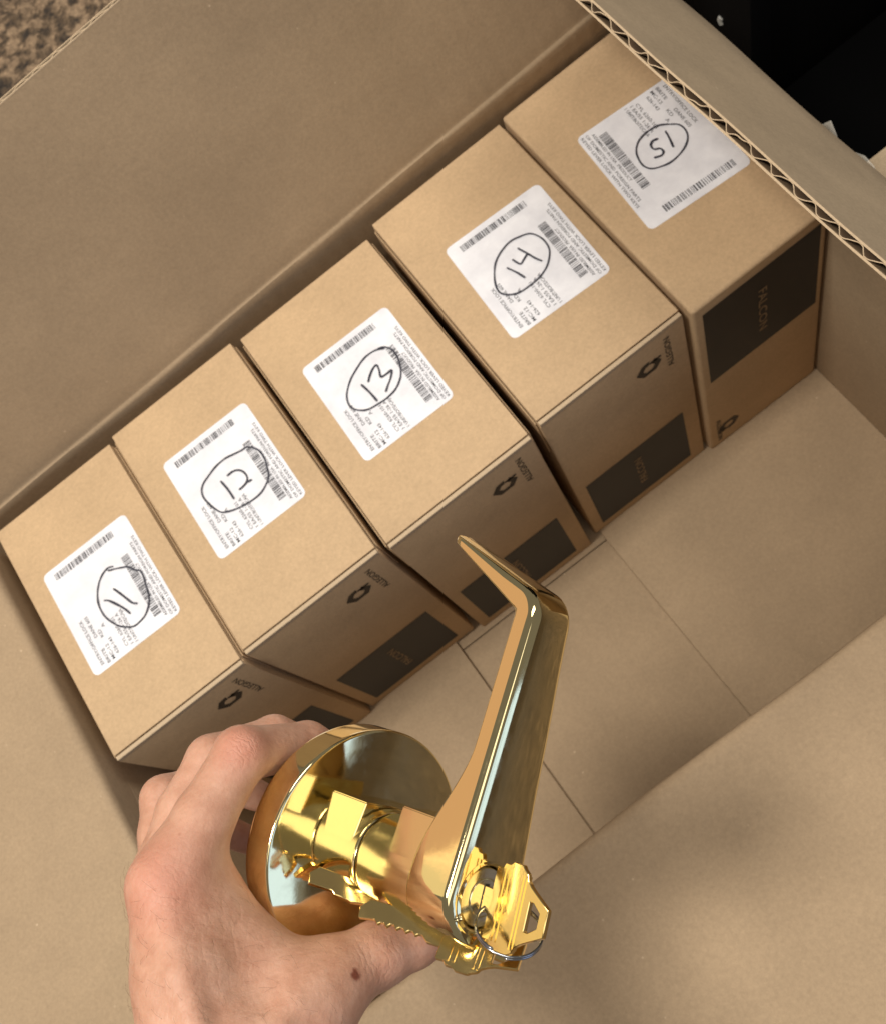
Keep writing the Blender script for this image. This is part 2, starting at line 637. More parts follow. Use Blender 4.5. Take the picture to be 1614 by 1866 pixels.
STROKES = {
11 :[[(633,1146),(602,1162),(566,1159),(533,1146),(489,1114),(446,1060),(419,1003),(407,942),(410,878),(432,809),(466,748),(510,705),(555,679),(607,680),(656,693),(701,726),(734,769),(752,815),(768,881),(777,927),(781,986),(749,1020),(723,1068),(686,1094),(633,1123),(584,1145),],[(458,979),(487,955),(527,886),(555,829),(573,771),],[(556,1008),(579,949),(602,883),(622,828),(650,801),],],
12 :[[(1858,1240),(1896,1202),(1920,1144),(1917,1071),(1897,1004),(1875,949),(1825,909),(1767,884),(1696,880),(1618,891),(1546,911),(1480,944),(1453,984),(1430,1059),(1421,1131),(1435,1184),(1470,1220),(1522,1241),(1586,1262),(1635,1271),(1696,1271),(1756,1257),(1817,1242),(1858,1240),],[(1581,1153),(1591,1070),(1592,973),],[(1637,1152),(1685,1153),(1724,1134),(1748,1095),(1749,1047),(1727,1019),(1691,1009),(1655,1007),],[(1718,1018),(1767,1008),],],
13 :[[(3024,1175),(2974,1206),(2911,1217),(2852,1209),(2781,1182),(2716,1150),(2662,1108),(2623,1063),(2602,1011),(2604,961),(2637,912),(2685,879),(2754,866),(2828,860),(2905,870),(2967,904),(3008,946),(3043,1016),(3058,1083),(3054,1142),(3024,1188),(2981,1204),],[(2748,1066),(2761,980),(2767,885),],[(2795,1044),(2830,1077),(2876,1106),(2910,1111),(2905,1070),(2886,1017),(2929,1008),(2970,1006),(2933,964),(2884,929),(2849,901),],],
14 :[[(4208,1213),(4271,1181),(4303,1120),(4310,1053),(4294,987),(4246,929),(4189,890),(4116,868),(4037,864),(3958,871),(3903,900),(3866,940),(3858,988),(3879,1049),(3921,1114),(3966,1164),(4026,1200),(4100,1223),(4159,1225),(4222,1205),],[(4002,1082),(4030,1009),(4050,932),],[(4144,1151),(4169,1068),(4187,1003),(4208,954),],[(4169,1068),(4129,1053),(4090,1038),(4075,1070),(4068,1106),],],
15 :[[(5459,1174),(5497,1128),(5501,1067),(5475,1009),(5421,968),(5351,945),(5274,941),(5207,962),(5157,993),(5134,1044),(5141,1106),(5165,1165),(5213,1213),(5273,1235),(5339,1237),(5401,1221),(5459,1174),],[(5403,1156),(5386,1089),(5361,1017),],[(5334,1143),(5296,1155),(5266,1137),(5262,1099),(5294,1073),(5294,1039),(5267,1025),(5220,1046),],],
}

# ---------------------------------------------------------------- the row of small boxes
# number, x0, x1, y front, bottom, label corner nearest the viewer-left (x, y), label tilt
BOXES = [(11, 0.0000, 0.1055, -0.002, ZF, 0.0148, 0.0555, 0.0005),
         (12, 0.1090, 0.2185, 0.0015, ZF, 0.1285, 0.0668, 0.0008),
         (13, 0.2250, 0.3405, -0.0015, ZF - 0.0044, 0.2460, 0.0573, 0.0015),
         (14, 0.3490, 0.4640, 0.002, ZF, 0.3722, 0.0617, 0.0042),
         (15, 0.4680, 0.5765, -0.002, ZF, 0.4865, 0.0630, 0.0075)]
WORDS = {11: 'leftmost small brown box with a circled handwritten 11 on its label',
         12: 'second small brown box from the hand side, circled handwritten 12 on its label',
         13: 'middle small brown box with a circled handwritten 13 on its label',
         14: 'small brown box next to the one under the flap, circled handwritten 14',
         15: 'small brown box labelled 15 under the leaning flap, black panel high on its front'}


def small_box(num, x0, x1, y0, zb, lx, ly, tilt):
    D = {14: 0.2035, 15: 0.2105}.get(num, 0.2)
    y1 = y0 + D
    off = Vector(((x0 + x1) / 2, y0 + D / 2, zb))
    root = empty('small_box', off)
    tag(root, WORDS[num], 'box', 'numbered small boxes standing in the carton')
    up = num != 15
    if up:
        bevel_box('body', (x0, x1, y0, y1, zb, -0.0042), 0.0012, M_BOX, root, off, 2)
        lid = bevel_box('lid', (x0 + 0.0004, x1 - 0.0004, y0 + 0.0040, y1 - 0.0005, -0.0034, 0.0), 0.0007, M_LID, root, off, 2)
        bevel_box('front_rim', (x0 + 0.0006, x1 - 0.0006, y0 + 0.0001, y0 + 0.0032, -0.0050, -0.0005), 0.0004, M_EDGE, root, off, 1)
        # folded side tucks showing in the gap between neighbours
        bevel_box('side_tuck', (x0 - 0.0014, x0 - 0.0003, y0 + 0.004, y1 - 0.004, -0.055, -0.0035), 0.0003, M_BOX, root, off, 1)
        bevel_box('side_tuck', (x1 + 0.0003, x1 + 0.0012, y0 + 0.006, y1 - 0.003, -0.05, -0.0040), 0.0003, M_BOX, root, off, 1)
    else:
        bevel_box('body', (x0, x1, y0, y1, zb, 0.0), 0.003, M_LID, root, off, 3)
    # white label on the top
    LW, LH = 0.0735, 0.0885
    rot = Matrix.Rotation(-tilt / 0.09, 4, 'Z')
    ex, ey = rot @ Vector((1, 0, 0)), rot @ Vector((0, 1, 0))
    o0 = Vector((lx, ly, 0))
    if num >= 14:
        LW = 0.0785
    if num == 15:
        LH = 0.0925
    rc = 0.0042
    loop = []
    for cx, cy, a0 in ((LW - rc, rc, -90), (LW - rc, LH - rc, 0), (rc, LH - rc, 90), (rc, rc, 180)):
        for k in range(6):
            t = math.radians(a0 + 90 * k / 5)
            loop.append((cx + rc * math.cos(t), cy + rc * math.sin(t)))
    n = len(loop)
    V = [o0 + ex * x + ey * y + Vector((0, 0, z)) for z in (0.00005, 0.00035) for x, y in loop]
    F = [tuple(range(n))[::-1], tuple(range(n, 2 * n))] + [(k, (k + 1) % n, n + (k + 1) % n, n + k) for k in range(n)]
    lab = obj('label', V, F, M_LABEL, root, False, off)
    # print: reading direction runs front to back (turned round on 15)
    if up:
        pr = Print(o0 + ex * 0.0, ey, -ex, 0.00055)
        Wd, Hd = LH, LW
        top = 0.0
    else:
        pr = Print(o0 + ex * LW + ey * LH, -ey, ex, 0.00055)
        Wd, Hd = LH, LW

    def line(s, t, body, length, h=0.0025):
        pr.text(body, s * Wd, -t * Hd, length * Wd, h, 0.003)
    line(0.05, 0.135, 'ENTRY/OFFICE LOCK', 0.42)
    line(0.03, 0.20, 'BRITE', 0.13)
    line(0.27, 0.20, 'DANE 605', 0.20)
    line(0.03, 0.255, 'MC-12', 0.14)
    line(0.24, 0.255, 'KD', 0.07)
    line(0.05, 0.31, '626-143', 0.15)
    line(0.30, 0.31, 'A', 0.035)
    pr.build('printed_text', M_INK, lab, off)
    pr = Print(pr.o, pr.d, pr.u, 0.00055)
    line(0.05, 0.42, 'CYL 6260-101', 0.27)
    line(0.04, 0.47, '1 EA/55 1-26 A', 0.29)
    line(0.03, 0.52, '1 UNIT/BOITE/CAJA', 0.31)
    pr.build('printed_text', M_INK, lab, off)
    pr = Print(pr.o, pr.d, pr.u, 0.00055)
    line(0.05, 0.875, 'ASSEMBLED IN USA  PRODUCT', 0.52, 0.0022)
    line(0.03, 0.925, 'OF DOMESTIC AND FOREIGN PARTS', 0.72, 0.0022)
    line(0.03, 0.970, 'KEYED LEVER LOCK WITH TWO KEYS', 0.76, 0.0022)
    pr.build('printed_text', M_INK, lab, off)
    bc = Print(pr.o, pr.d, pr.u, 0.0006)
    barcode(bc, 0.10 * Wd, 0.70 * Wd, -0.835 * Hd, -0.755 * Hd, num * 3)
    bc.build('barcode', M_INK, lab, off)
    bc = Print(pr.o, pr.d, pr.u, 0.0006)
    barcode(bc, 0.885 * Wd, 0.945 * Wd, -0.80 * Hd, -0.10 * Hd, num * 7, 'y')
    bc.build('barcode', M_INK, lab, off)
    ink_strokes('handwritten_number', STROKES[num], 0.0011, 0.0014, lab, off, num)
    # front print
    yf = y0 - (0.0 if up else 0.0)
    if up:
        P0 = Print((x0, y0, zb), (0, 0, 1), (-1, 0, 0), 0.0)      # box stands on its head
        P0.n = Vector((0, -1, 0))
        ox = lambda xx: -(xx)
        px0, px1, pz0, pz1 = 0.0095, x1 - x0 - 0.0135, 0.013, 0.108
        pan = Print(P0.o, P0.d, P0.u, 0.0003)
        pan.n = P0.n
        pan.rect(pz0, pz1, -px1, -px0)
        pp = pan.build('printed_panel', M_BLACK, root, off)
        mid = (px0 + px1) / 2
        tx = Print(P0.o, P0.d, P0.u, 0.0006)
        tx.n = P0.n
        tx.text('FALCON', 0.035, -mid - 0.0035, 0.052, 0.0068, 0.012)
        tx.build('panel_lettering', M_KNOCK, pp, off)
        hz = -zb
        lg = Print(P0.o, P0.d, P0.u, 0.0003)
        lg.n = P0.n
        xl = x1 - x0 - 0.016
        lg.text('ALLEGION', hz - 0.056, -xl - 0.0035, 0.043, 0.0050, 0.012)
        lgc = (hz - 0.036, -(x1 - x0 - 0.0315))
    else:
        P0 = Print((x0, y0, 0.0), (0, 0, -1), (1, 0, 0), 0.0)
        P0.n = Vector((0, -1, 0))
        pan = Print(P0.o, P0.d, P0.u, 0.0003)
        pan.n = P0.n
        pan.rect(0.012, 0.121, 0.0075, 0.103)
        pp = pan.build('printed_panel', M_BLACK, root, off)
        tx = Print(P0.o, P0.d, P0.u, 0.0006)
        tx.n = P0.n
        tx.text('FALCON', 0.037, 0.052, 0.060, 0.0072, 0.012)
        tx.build('panel_lettering', M_KNOCK, pp, off)
        lg = Print(P0.o, P0.d, P0.u, 0.0003)
        lg.n = P0.n
        lg.text('ALLEGION', 0.199, 0.008, 0.043, 0.0045, 0.012)
        lgc = (0.2215, 0.0195)
    # emblem: open six-sided ring
    ro, ri = 0.0094, 0.0044
    for k in range(6):
        if k == 0:
            a0, a1 = -6, 30
        else:
            a0, a1 = k * 60 - 30, k * 60 + 30
        q = []
        for rr, aa in ((ri, a0), (ro, a0), (ro, a1), (ri, a1)):
            t = math.radians(aa)
            q.append(lg.pt(lgc[0] + rr * math.cos(t), lgc[1] + rr * 1.12 * math.sin(t)))
        b = len(lg.V)
        lg.V += q
        lg.F.append((b, b + 1, b + 2, b + 3))
    lg.rect(lgc[0] + 0.004, lgc[0] + 0.0066, lgc[1] - 0.0105, lgc[1] - 0.001)
    lg.build('printed_emblem', M_PRINT, root, off)
    return root


for b in BOXES:
    small_box(*b)

# ---------------------------------------------------------------- dark furniture and another carton past the flap
cab = empty('black_cabinet', (0.68, 0.2, GZ))
tag(cab, 'black cabinet standing on the carpet beyond the right flap', 'cabinet')
bevel_box('side_panel', (0.68, 0.70, 0.2, 0.9, GZ, 0.42), 0.002, M_CABINET, cab, cab.location)
bevel_box('front_panel', (0.7003, 1.4, 0.212, 0.232, GZ, 0.40), 0.002, M_CABINET, cab, cab.location)
bevel_box('plinth', (0.66, 1.4, 0.034, 0.199, GZ, -0.20), 0.002, M_VOID, cab, cab.location)
for (y, z, s) in ((0.236, -0.115, 0.0035), (0.238, -0.072, 0.0014), (0.263, -0.104, 0.0018), (0.283, -0.122, 0.0013), (0.245, -0.095, 0.0008), (0.215, -0.155, 0.0016)):
    V, F = tube([(0.6799, y, z - s), (0.6793, y + s * 0.3, z), (0.6799, y + s * 0.1, z + s)], s * 0.7, 5)
    obj('paint_chip', V, F, M_CHIP, cab, False, cab.location)
c2 = empty('second_carton', (0.76, -0.14, GZ))
tag(c2, 'corner of another brown carton beside the black cabinet', 'carton')
bevel_box('body', (0.62, 0.95, -0.30, 0.030, GZ, -0.05), 0.002, M_OUTER, c2, c2.location)

# ---------------------------------------------------------------- the brass lever lock
LOCK = Matrix(((0.769364, -0.364799, 0.524405, 0.1753),
               (0.636111, 0.362103, -0.681355, -0.1955),
               (0.058668, 0.857790, 0.510642, 0.2282),
               (0, 0, 0, 1)))
lock = empty('door_lever')
lock.matrix_world = LOCK
tag(lock, 'polished brass door lever with round rose held in the hand', 'door lever')

RR = 0.0455
prof = [(RR - 0.006, -0.0155), (RR - 0.0012, -0.0155), (RR - 0.0003, -0.0150), (RR, -0.0142), (RR, -0.0132), (RR, -0.008), (RR, -0.0024), (RR, -0.0014)]
for k in range(1, 6):
    t = k / 5 * math.pi / 2
    prof.append((RR - 0.0010 * (1 - math.cos(t)), -0.0014 + 0.0010 * math.sin(t)))
prof += [(RR - 0.0014, -0.00038), (RR - 0.0022, -0.00035), (0.040, -0.0002), (0.034, 0.0), (0.026, 0.0), (0.0150, 0.0)]
v, f = lathe(prof, 160)
link_mesh('rose', mesh_from(v, f), M_BRASS, lock, 35)


R0 = 0.0168


def ear(zb0, zb1, zt0, zt1, top=0.0205, taper=0.0034, bev=0.0005):
    """square head on the lever side of the round neck; its walls run tangent into the neck"""
    hy = R0 - 0.00005
    ht = R0 - taper
    V = [(-0.001, -hy, zb0), (-0.001, hy, zb0), (top, ht, zt0), (top, -ht, zt0),
         (-0.001, -hy, zb1), (-0.001, hy, zb1), (top, ht, zt1), (top, -ht, zt1)]
    F = [(0, 3, 2, 1), (4, 5, 6, 7), (0, 1, 5, 4), (1, 2, 6, 5), (2, 3, 7, 6), (3, 0, 4, 7)]
    me = mesh_from(V, F)
    bm = bmesh.new()
    bm.from_mesh(me)
    bmesh.ops.recalc_face_normals(bm, faces=bm.faces[:])
    bmesh.ops.bevel(bm, geom=[e for e in bm.edges if max(q.co.x for q in e.verts) > 0.01], offset=bev, segments=3, affect='EDGES')
    bm.to_mesh(me)
    bm.free()
    return me


v, f = lathe([(R0, -0.0010), (R0, 0.002), (R0, 0.007), (R0, 0.0118), (R0, 0.0126), (R0 - 0.0003, 0.0131), (R0 - 0.002, 0.0132)], 120)
col_ = link_mesh('collar', mesh_from(v, f), M_SATIN, lock, 40)
link_mesh('collar_head', ear(-0.0012, 0.0085, -0.0012, 0.0110, 0.0182, 0.0012), M_SATIN, col_, 30)
v, f = lathe([(R0 - 0.0014, 0.0115), (R0 - 0.0014, 0.0155)], 96)
link_mesh('seam_ring', mesh_from(v, f), M_DARK, lock, 32)
v, f = lathe([(R0 - 0.002, 0.0138), (R0 - 0.0003, 0.0139), (R0, 0.0144), (R0, 0.0154), (R0, 0.024), (R0, 0.036), (R0, 0.046)], 120)
hub = link_mesh('hub', mesh_from(v, f), M_SATIN, lock, 40)
link_mesh('hub_head', ear(0.0300, 0.0480, 0.0290, 0.0480, 0.0215, 0.0030), M_SATIN, hub, 30)

# lever: rounded sections lofted along the arm and its return
ZFRONT = 0.066
stations = []      # x, z of front face, tangent angle, half width, thickness, corner radius


def sstep(a, b, x):
    t = min(1, max(0, (x - a) / (b - a)))
    return t * t * (3 - 2 * t)


RB = 0.0168


def y_plus(x):           # the flat side: one plane from hub to tip
    return 0.0171 - 0.085 * max(0.0, x)


def y_minus(x):
    return -(0.0171 - 0.0022 * sstep(0.0, 0.05, x) - 0.0024 * sstep(0.04, 0.10, x))


for k in range(11):
    t = math.radians(-88 + 88 * k / 10)
    w = max(0.0171 * math.cos(t), 0.0006)
    stations.append((0.0171 * math.sin(t), ZFRONT, 0.0, w, -w, 0.0222, 0.0030))
for x in np.linspace(0.003, 0.0955, 30):
    th = 0.0092 + 0.0130 * (1 - sstep(0.004, 0.050, x))
    stations.append((x, ZFRONT, 0.0, y_plus(x), y_minus(x), th, 0.0030))
BEND = math.radians(69)
rb = 0.0135
cx, cz = 0.0955, ZFRONT - rb
for k in range(1, 15):
    t = BEND * k / 14
    x = cx + rb * math.sin(t)
    stations.append((x, cz + rb * math.cos(t), -t, y_plus(x), y_minus(x), 0.0092, 0.0030))
ex_, ez_ = cx + rb * math.sin(BEND), cz + rb * math.cos(BEND)
RETL = 0.0475
for k in range(1, 21):
    fr = k / 20
    s = RETL * fr
    x = ex_ + s * math.cos(BEND)
    th = 0.0092 - 0.0068 * fr
    yp, ym = y_plus(x), y_minus(x) + 0.004 * fr
    if fr > 0.9:
        q = (fr - 0.9) / 0.1
        sc = math.sqrt(max(0.15, 1 - q * q * 0.8))
        mid_ = (yp + ym) / 2
        yp, ym, th = mid_ + (yp - mid_) * (0.6 + 0.4 * sc), mid_ + (ym - mid_) * (0.6 + 0.4 * sc), th * (0.5 + 0.5 * sc)
    stations.append((x, ez_ - s * math.sin(BEND), -BEND, yp, ym, th, min(0.0030, th * 0.40)))


def round_rect(yp, ym, th, rc, n=7):
    c0, hw = (yp + ym) / 2, (yp - ym) / 2
    rc = min(rc, hw * 0.95, th * 0.48)
    pts = []
    rk = rc * 0.3
    for cy, cq, a0, rr in ((hw - rc, -rc, 0, rc), (-(hw - rc), -rc, 90, rc), (-(hw - rk), -(th - rk), 180, rk), (hw - rk, -(th - rk), 270, rk)):
        for k in range(n):
            t = math.radians(a0 + 90 * k / (n - 1))
            pts.append((cy + rr * math.cos(t), cq + rr * math.sin(t)))
        if a0 == 0:       # crowned front face
            for k in range(1, 12):
                pts.append(((hw - rc) * (1 - 2 * k / 12), 0.0))
    out = []
    for y, q in pts:
        if q > -rc * 1.01 and hw > 0.004:
            w = (q + rc) / rc
            q += w * (0.0006 * (1 - (y / hw) ** 2))
        if abs(y) > hw - 1e-5 and th > 0.006:
            pass
        out.append((c0 + y, q))
    return out


V, F = [], []
for (x, z, ang, yp, ym, th, rc) in stations:
    tx, tz = math.cos(ang), math.sin(ang)
    nx_, nz_ = -tz, tx
    for y, q in round_rect(yp, ym, th, rc):
        V.append((x + nx_ * q, y, z + nz_ * q))
m_ = len(V) // len(stations)
for i in range(len(stations) - 1):
    for k in range(m_):
        k2 = (k + 1) % m_
        F.append((i * m_ + k, (i + 1) * m_ + k, (i + 1) * m_ + k2, i * m_ + k2))
F.append(tuple(range(m_)))
F.append(tuple((len(stations) - 1) * m_ + k for k in range(m_))[::-1])
lever = link_mesh('lever_arm', mesh_from(V, F), M_BRASS, lock, 45)
bm = bmesh.new()
bm.from_mesh(lever.data)
bmesh.ops.recalc_face_normals(bm, faces=bm.faces[:])
bm.to_mesh(lever.data)
bm.free()
# counterbore for the lock cylinder
RC = 0.0118
v, f = lathe([(RC, ZFRONT - 0.0042), (RC, ZFRONT + 0.004)], 72, True)
cut = link_mesh('cutter', mesh_from(v, f), None, None)
cut.matrix_world = LOCK
bo = lever.modifiers.new('hole', 'BOOLEAN')
bo.operation = 'DIFFERENCE'
bo.solver = 'EXACT'
bo.object = cut
bpy.context.view_layer.update()
me2 = bpy.data.meshes.new_from_object(lever.evaluated_get(bpy.context.evaluated_depsgraph_get()))
lever.modifiers.clear()
lever.data = me2
bpy.data.objects.remove(cut)
me2.polygons.foreach_set('use_smooth', [True] * len(me2.polygons))
me2.set_sharp_from_angle(angle=math.radians(45))
# cylinder face with plug and keyway
v, f = lathe([(RC + 0.0016, ZFRONT - 0.0003), (RC + 0.0014, ZFRONT + 0.0005), (RC + 0.0002, ZFRONT + 0.0007), (RC - 0.0009, ZFRONT - 0.0004), (RC - 0.0013, ZFRONT - 0.003)], 72)
link_mesh('cylinder_collar', mesh_from(v, f), M_BRASS, lock, 40)
v, f = lathe([(0.0101, ZFRONT - 0.0045), (0.0101, ZFRONT - 0.0016), (0.0098, ZFRONT - 0.0012), (0.0068, ZFRONT - 0.0012), (0.0066, ZFRONT - 0.0016)], 72, True)
cyl = link_mesh('lock_cylinder', mesh_from(v, f), M_CYL, lock, 40)
v, f = lathe([(0.0063, ZFRONT - 0.003), (0.0063, ZFRONT - 0.0010), (0.0061, ZFRONT - 0.0008)], 48, True)
plug = link_mesh('plug', mesh_from(v, f), M_CYL, cyl, 40)
v, f = box_vf(-0.0048, 0.0048, -0.0011, 0.0011, ZFRONT - 0.001, ZFRONT - 0.0006)
link_mesh('keyway', mesh_from(v, f), M_DARK, cyl)


# ---------------------------------------------------------------- keys
def extrude_poly(outer, hole, th, bev=0.00025):
    """plate in the XY plane with an optional hole, thickness along Z"""
    bm = bmesh.new()
    def loop(pts):
        vs = [bm.verts.new((x, y, 0)) for x, y in pts]
        return [bm.edges.new((vs[i], vs[(i + 1) % len(vs)])) for i in range(len(vs))]
    es = loop(outer)
    if hole:
        es += loop(hole)
    bmesh.ops.triangle_fill(bm, use_beauty=True, edges=es)
    r = bmesh.ops.extrude_face_region(bm, geom=bm.faces[:])
    for q in r['geom']:
        if isinstance(q, bmesh.types.BMVert):
            q.co.z += th
    for q in bm.verts:
        q.co.z -= th / 2
    bmesh.ops.recalc_face_normals(bm, faces=bm.faces[:])
    ed = [e for e in bm.edges if len(e.link_faces) == 2 and e.calc_face_angle(0) > 0.6]
    bmesh.ops.bevel(bm, geom=ed, offset=bev, segments=1, affect='EDGES')
    me = bpy.data.meshes.new('mesh')
    bm.to_mesh(me)
    bm.free()
    return me


def make_key(label, W=0.0165, blade=0.034, seed=0):
    """bow from x=0 outwards (+x), blade along -x, bow width along y"""
    r = random.Random(seed)
    root = empty('key')
    tag(root, label, 'key', 'brass keys of the lever')
    # bow shoulder block with scalloped ends
    out = []
    top = [(0.0, W * 0.80), (0.003, W * 0.80), (0.004, W * 0.92), (0.0065, W * 0.92), (0.008, W), (0.0125, W), (0.0135, W * 0.93), (0.0155, W * 0.86), (0.0165, W * 0.72),
           (0.0185, W * 0.62), (0.0205, W * 0.55)]
    out += top
    out += [(0.0285, 0.0048), (0.0285, -0.0048), (0.0205, -W * 0.55)]
    out += [(x, -y) for x, y in top[::-1][1:]]
    hole = [(0.0192, 0.0052), (0.0212, 0.0052), (0.0248, 0.0026), (0.0248, -0.0026), (0.0212, -0.0052), (0.0192, -0.0052)]
    bow = link_mesh('bow', extrude_poly(out, hole, 0.0022), M_KEY, root, 30)
    for x, w in ((0.0045, 0.0009), (0.0066, 0.0009), (0.0138, 0.0007), (0.0155, 0.0006)):
        hw = W * (0.78 if x < 0.01 else 0.80)
        for s in (1, -1):
            v, f = box_vf(x - w / 2, x + w / 2, -hw, hw, min(s * 0.0010, s * 0.0015), max(s * 0.0010, s * 0.0015))
            link_mesh('rib', mesh_from(v, f), M_KEY, bow)
    # serrated blade
    h = 0.0046
    cuts = []
    n = 6
    x = -0.006
    cuts += [(0.001, h), (-0.005, h)]
    for k in range(n):
        d = r.uniform(0.0008, 0.0026)
        xk = -0.0075 - k * (blade - 0.011) / n
        cuts += [(xk + 0.0013, h - d * 0.45), (xk, h - d), (xk - 0.0012, h - d)]
    cuts += [(-blade + 0.001, h - 0.0016), (-blade, -h * 0.2), (-blade + 0.003, -h), (0.001, -h)]
    bl = link_mesh('blade', extrude_poly(cuts, None, 0.0019), M_KEY, root, 30)
    for y in (-0.0012, 0.0006):
        v, f = box_vf(-blade + 0.004, -0.001, y, y + 0.0006, 0.00085, 0.00108)
        link_mesh('groove_rib', mesh_from(v, f), M_KEY, bl)
    return root


def place(root, origin, xdir, zdir):
    """origin and directions given in the lock's frame"""
    x = Vector(xdir).normalized()
    z = Vector(zdir)
    z = (z - x * z.dot(x)).normalized()
    y = z.cross(x)
    m = Matrix(((x.x, y.x, z.x, origin[0]), (x.y, y.y, z.y, origin[1]), (x.z, y.z, z.z, origin[2]), (0, 0, 0, 1)))
    root.matrix_world = LOCK @ m


HAND_BONES = {
    'index': [(-24.3, 71.7, -17.5, 13.0), (-0.4, 61.9, -21.1, 11.0), (23.8, 51.5, -24.2, 10.4), (31.7, 17.3, -32.3, 8.8), (28.1, -4.6, -29.5, 7.5)],
    'middle': [(-26.8, 54.8, -47.5, 12.5), (-4.8, 51.0, -54.0, 10.5), (16.4, 43.8, -56.4, 9.8), (30.3, 15.6, -58.9, 8.6), (28.5, -9.3, -51.9, 7.5)],
    'ring': [(-34.3, 39.4, -72.0, 12.0), (-19.3, 40.4, -82.7, 10.0), (-6.2, 40.5, -90.4, 9.4), (4.5, 16.5, -94.5, 8.2), (1.4, -3.6, -87.7, 7.0)],
    'little': [(-49.9, 22.5, -91.9, 11.0), (-38.0, 20.8, -99.7, 9.0), (-27.3, 20.2, -104.7, 8.5), (-17.2, 2.7, -101.1, 7.5), (-19.8, -10.6, -97.2, 6.5)],
    'thumb': [(-54.3, 26.6, 15.8, 17.8), (-43.1, 13.8, 15.8, 13.6), (-34.1, -2.7, 17.0, 11.6), (-27.4, -15.7, 20.1, 9.8), (-25.0, -20.1, 21.6, 8.6)],
    'palm_index': [(-72.9, 56.6, 10.6, 22.0), (-50.4, 64.6, -1.6, 17.5), (-25.3, 71.2, -17.3, 13.0)],
    'palm_middle': [(-80.2, 39.8, -7.5, 21.0), (-56.9, 47.2, -28.2, 17.0), (-28.6, 53.7, -47.0, 12.5)],
    'palm_ring': [(-86.5, 25.1, -23.0, 19.0), (-63.7, 31.8, -49.9, 16.5), (-36.3, 38.2, -71.5, 12.0)],
    'palm_little': [(-91.4, 14.9, -35.5, 17.0), (-70.6, 17.0, -65.5, 15.0), (-50.9, 21.8, -91.5, 11.0)],
    'palm_thumb': [(-71.1, 38.1, 18.4, 23.0), (-54.3, 26.6, 15.8, 17.8)],
    'web': [(-41.9, 59.0, -13.5, 14.0), (-48.2, 40.8, 0.1, 14.5), (-50.5, 24.5, 14.5, 14.0)],
    'index_pad': [(-14.9, 60.1, -24.2, 12.0), (-31.0, 53.1, -16.7, 14.5), (-43.7, 40.1, -3.5, 14.0)],
    'tendon_index': [(-27.2, 76.2, -8.0, 3.0), (-46.5, 73.7, 10.8, 3.6), (-66.1, 68.6, 27.8, 3.6)],
    'tendon_middle': [(-34.1, 73.5, -25.8, 3.0), (-53.2, 72.8, -9.0, 3.2), (-74.7, 68.5, 5.6, 3.2)],
    'tendon_thumb': [(-39.7, 23.9, 24.0, 3.0), (-48.8, 39.1, 27.9, 3.4), (-63.7, 53.1, 34.7, 3.4)],
    'forearm': [(-76.8, 38.1, 1.3, 29.0), (-113.6, 51.5, 41.3, 30.0), (-162.7, 57.4, 71.5, 36.0)],
}
SKIN_SPOTS = {'scab': (-36.5, 19.0, 31.5), 'knuckle': (-20.9, 85.6, -5.9), 'pip': (29.6, 60.3, -13.1), 'bump': (32.5, 34.4, -23.9), 'mole': (-36.2, 78.9, 16.1), 'fold': (-31.0, 62.2, 7.4), 'thumb_joint': (-31.7, 8.2, 29.6)}
HANGING_KEYS = ((-15.4, -2.4, 64.5), (-17.3, 17.4, 23.9)), ((-19.6, -22.7, 38.2), (-11.8, 27.4, 3.0))
RING = (-6.7, -2.6, 77.2)   # towards viewer [0.164, 0.733, 0.66]

k0 = make_key('brass key standing in the lock cylinder of the lever', seed=1)
place(k0, (0.0, 0.0, ZFRONT + 0.0030), (0, 0, 1), (0, 1, 0))
k0.matrix_world = k0.matrix_world @ Matrix.Scale(0.91, 4)
KL = ('brass key hanging from the ring, lying along the thumb', 'brass key hanging under the lever hub with its tip against the rose')
for i, (bow_c, tip) in enumerate(HANGING_KEYS):
    bc_, tp_ = Vector(bow_c) * 0.001, Vector(tip) * 0.001
    d = (bc_ - tp_).normalized()
    k = make_key(KL[i], W=(0.0110, 0.0085)[i], blade=(bc_ - tp_).length - 0.012, seed=5 + i)
    place(k, bc_ - d * 0.012, d, (-0.50, -0.72, -0.45) if i == 0 else (-0.6, -0.65, -0.4))
# split ring
rc_ = Vector(RING) * 0.001
nv = Vector((0.83, 0.46, 0.43)).normalized()
e1 = nv.orthogonal().normalized()
e2 = nv.cross(e1)
path = []
for k in range(120):
    t = 4 * math.pi * k / 119 * 0.97
    path.append(rc_ + (e1 * math.cos(t) + e2 * math.sin(t)) * 0.0114 + nv * (0.0009 * (k / 119 - 0.5) * 2))
V, F = tube(path, 0.0005, 8)
V = [LOCK @ q for q in V]
ringo = empty('key_ring', LOCK @ rc_)
tag(ringo, 'thin silver split ring through the key in the lever', 'key ring')
obj('coil', V, F, M_STEEL, ringo, True, ringo.location)


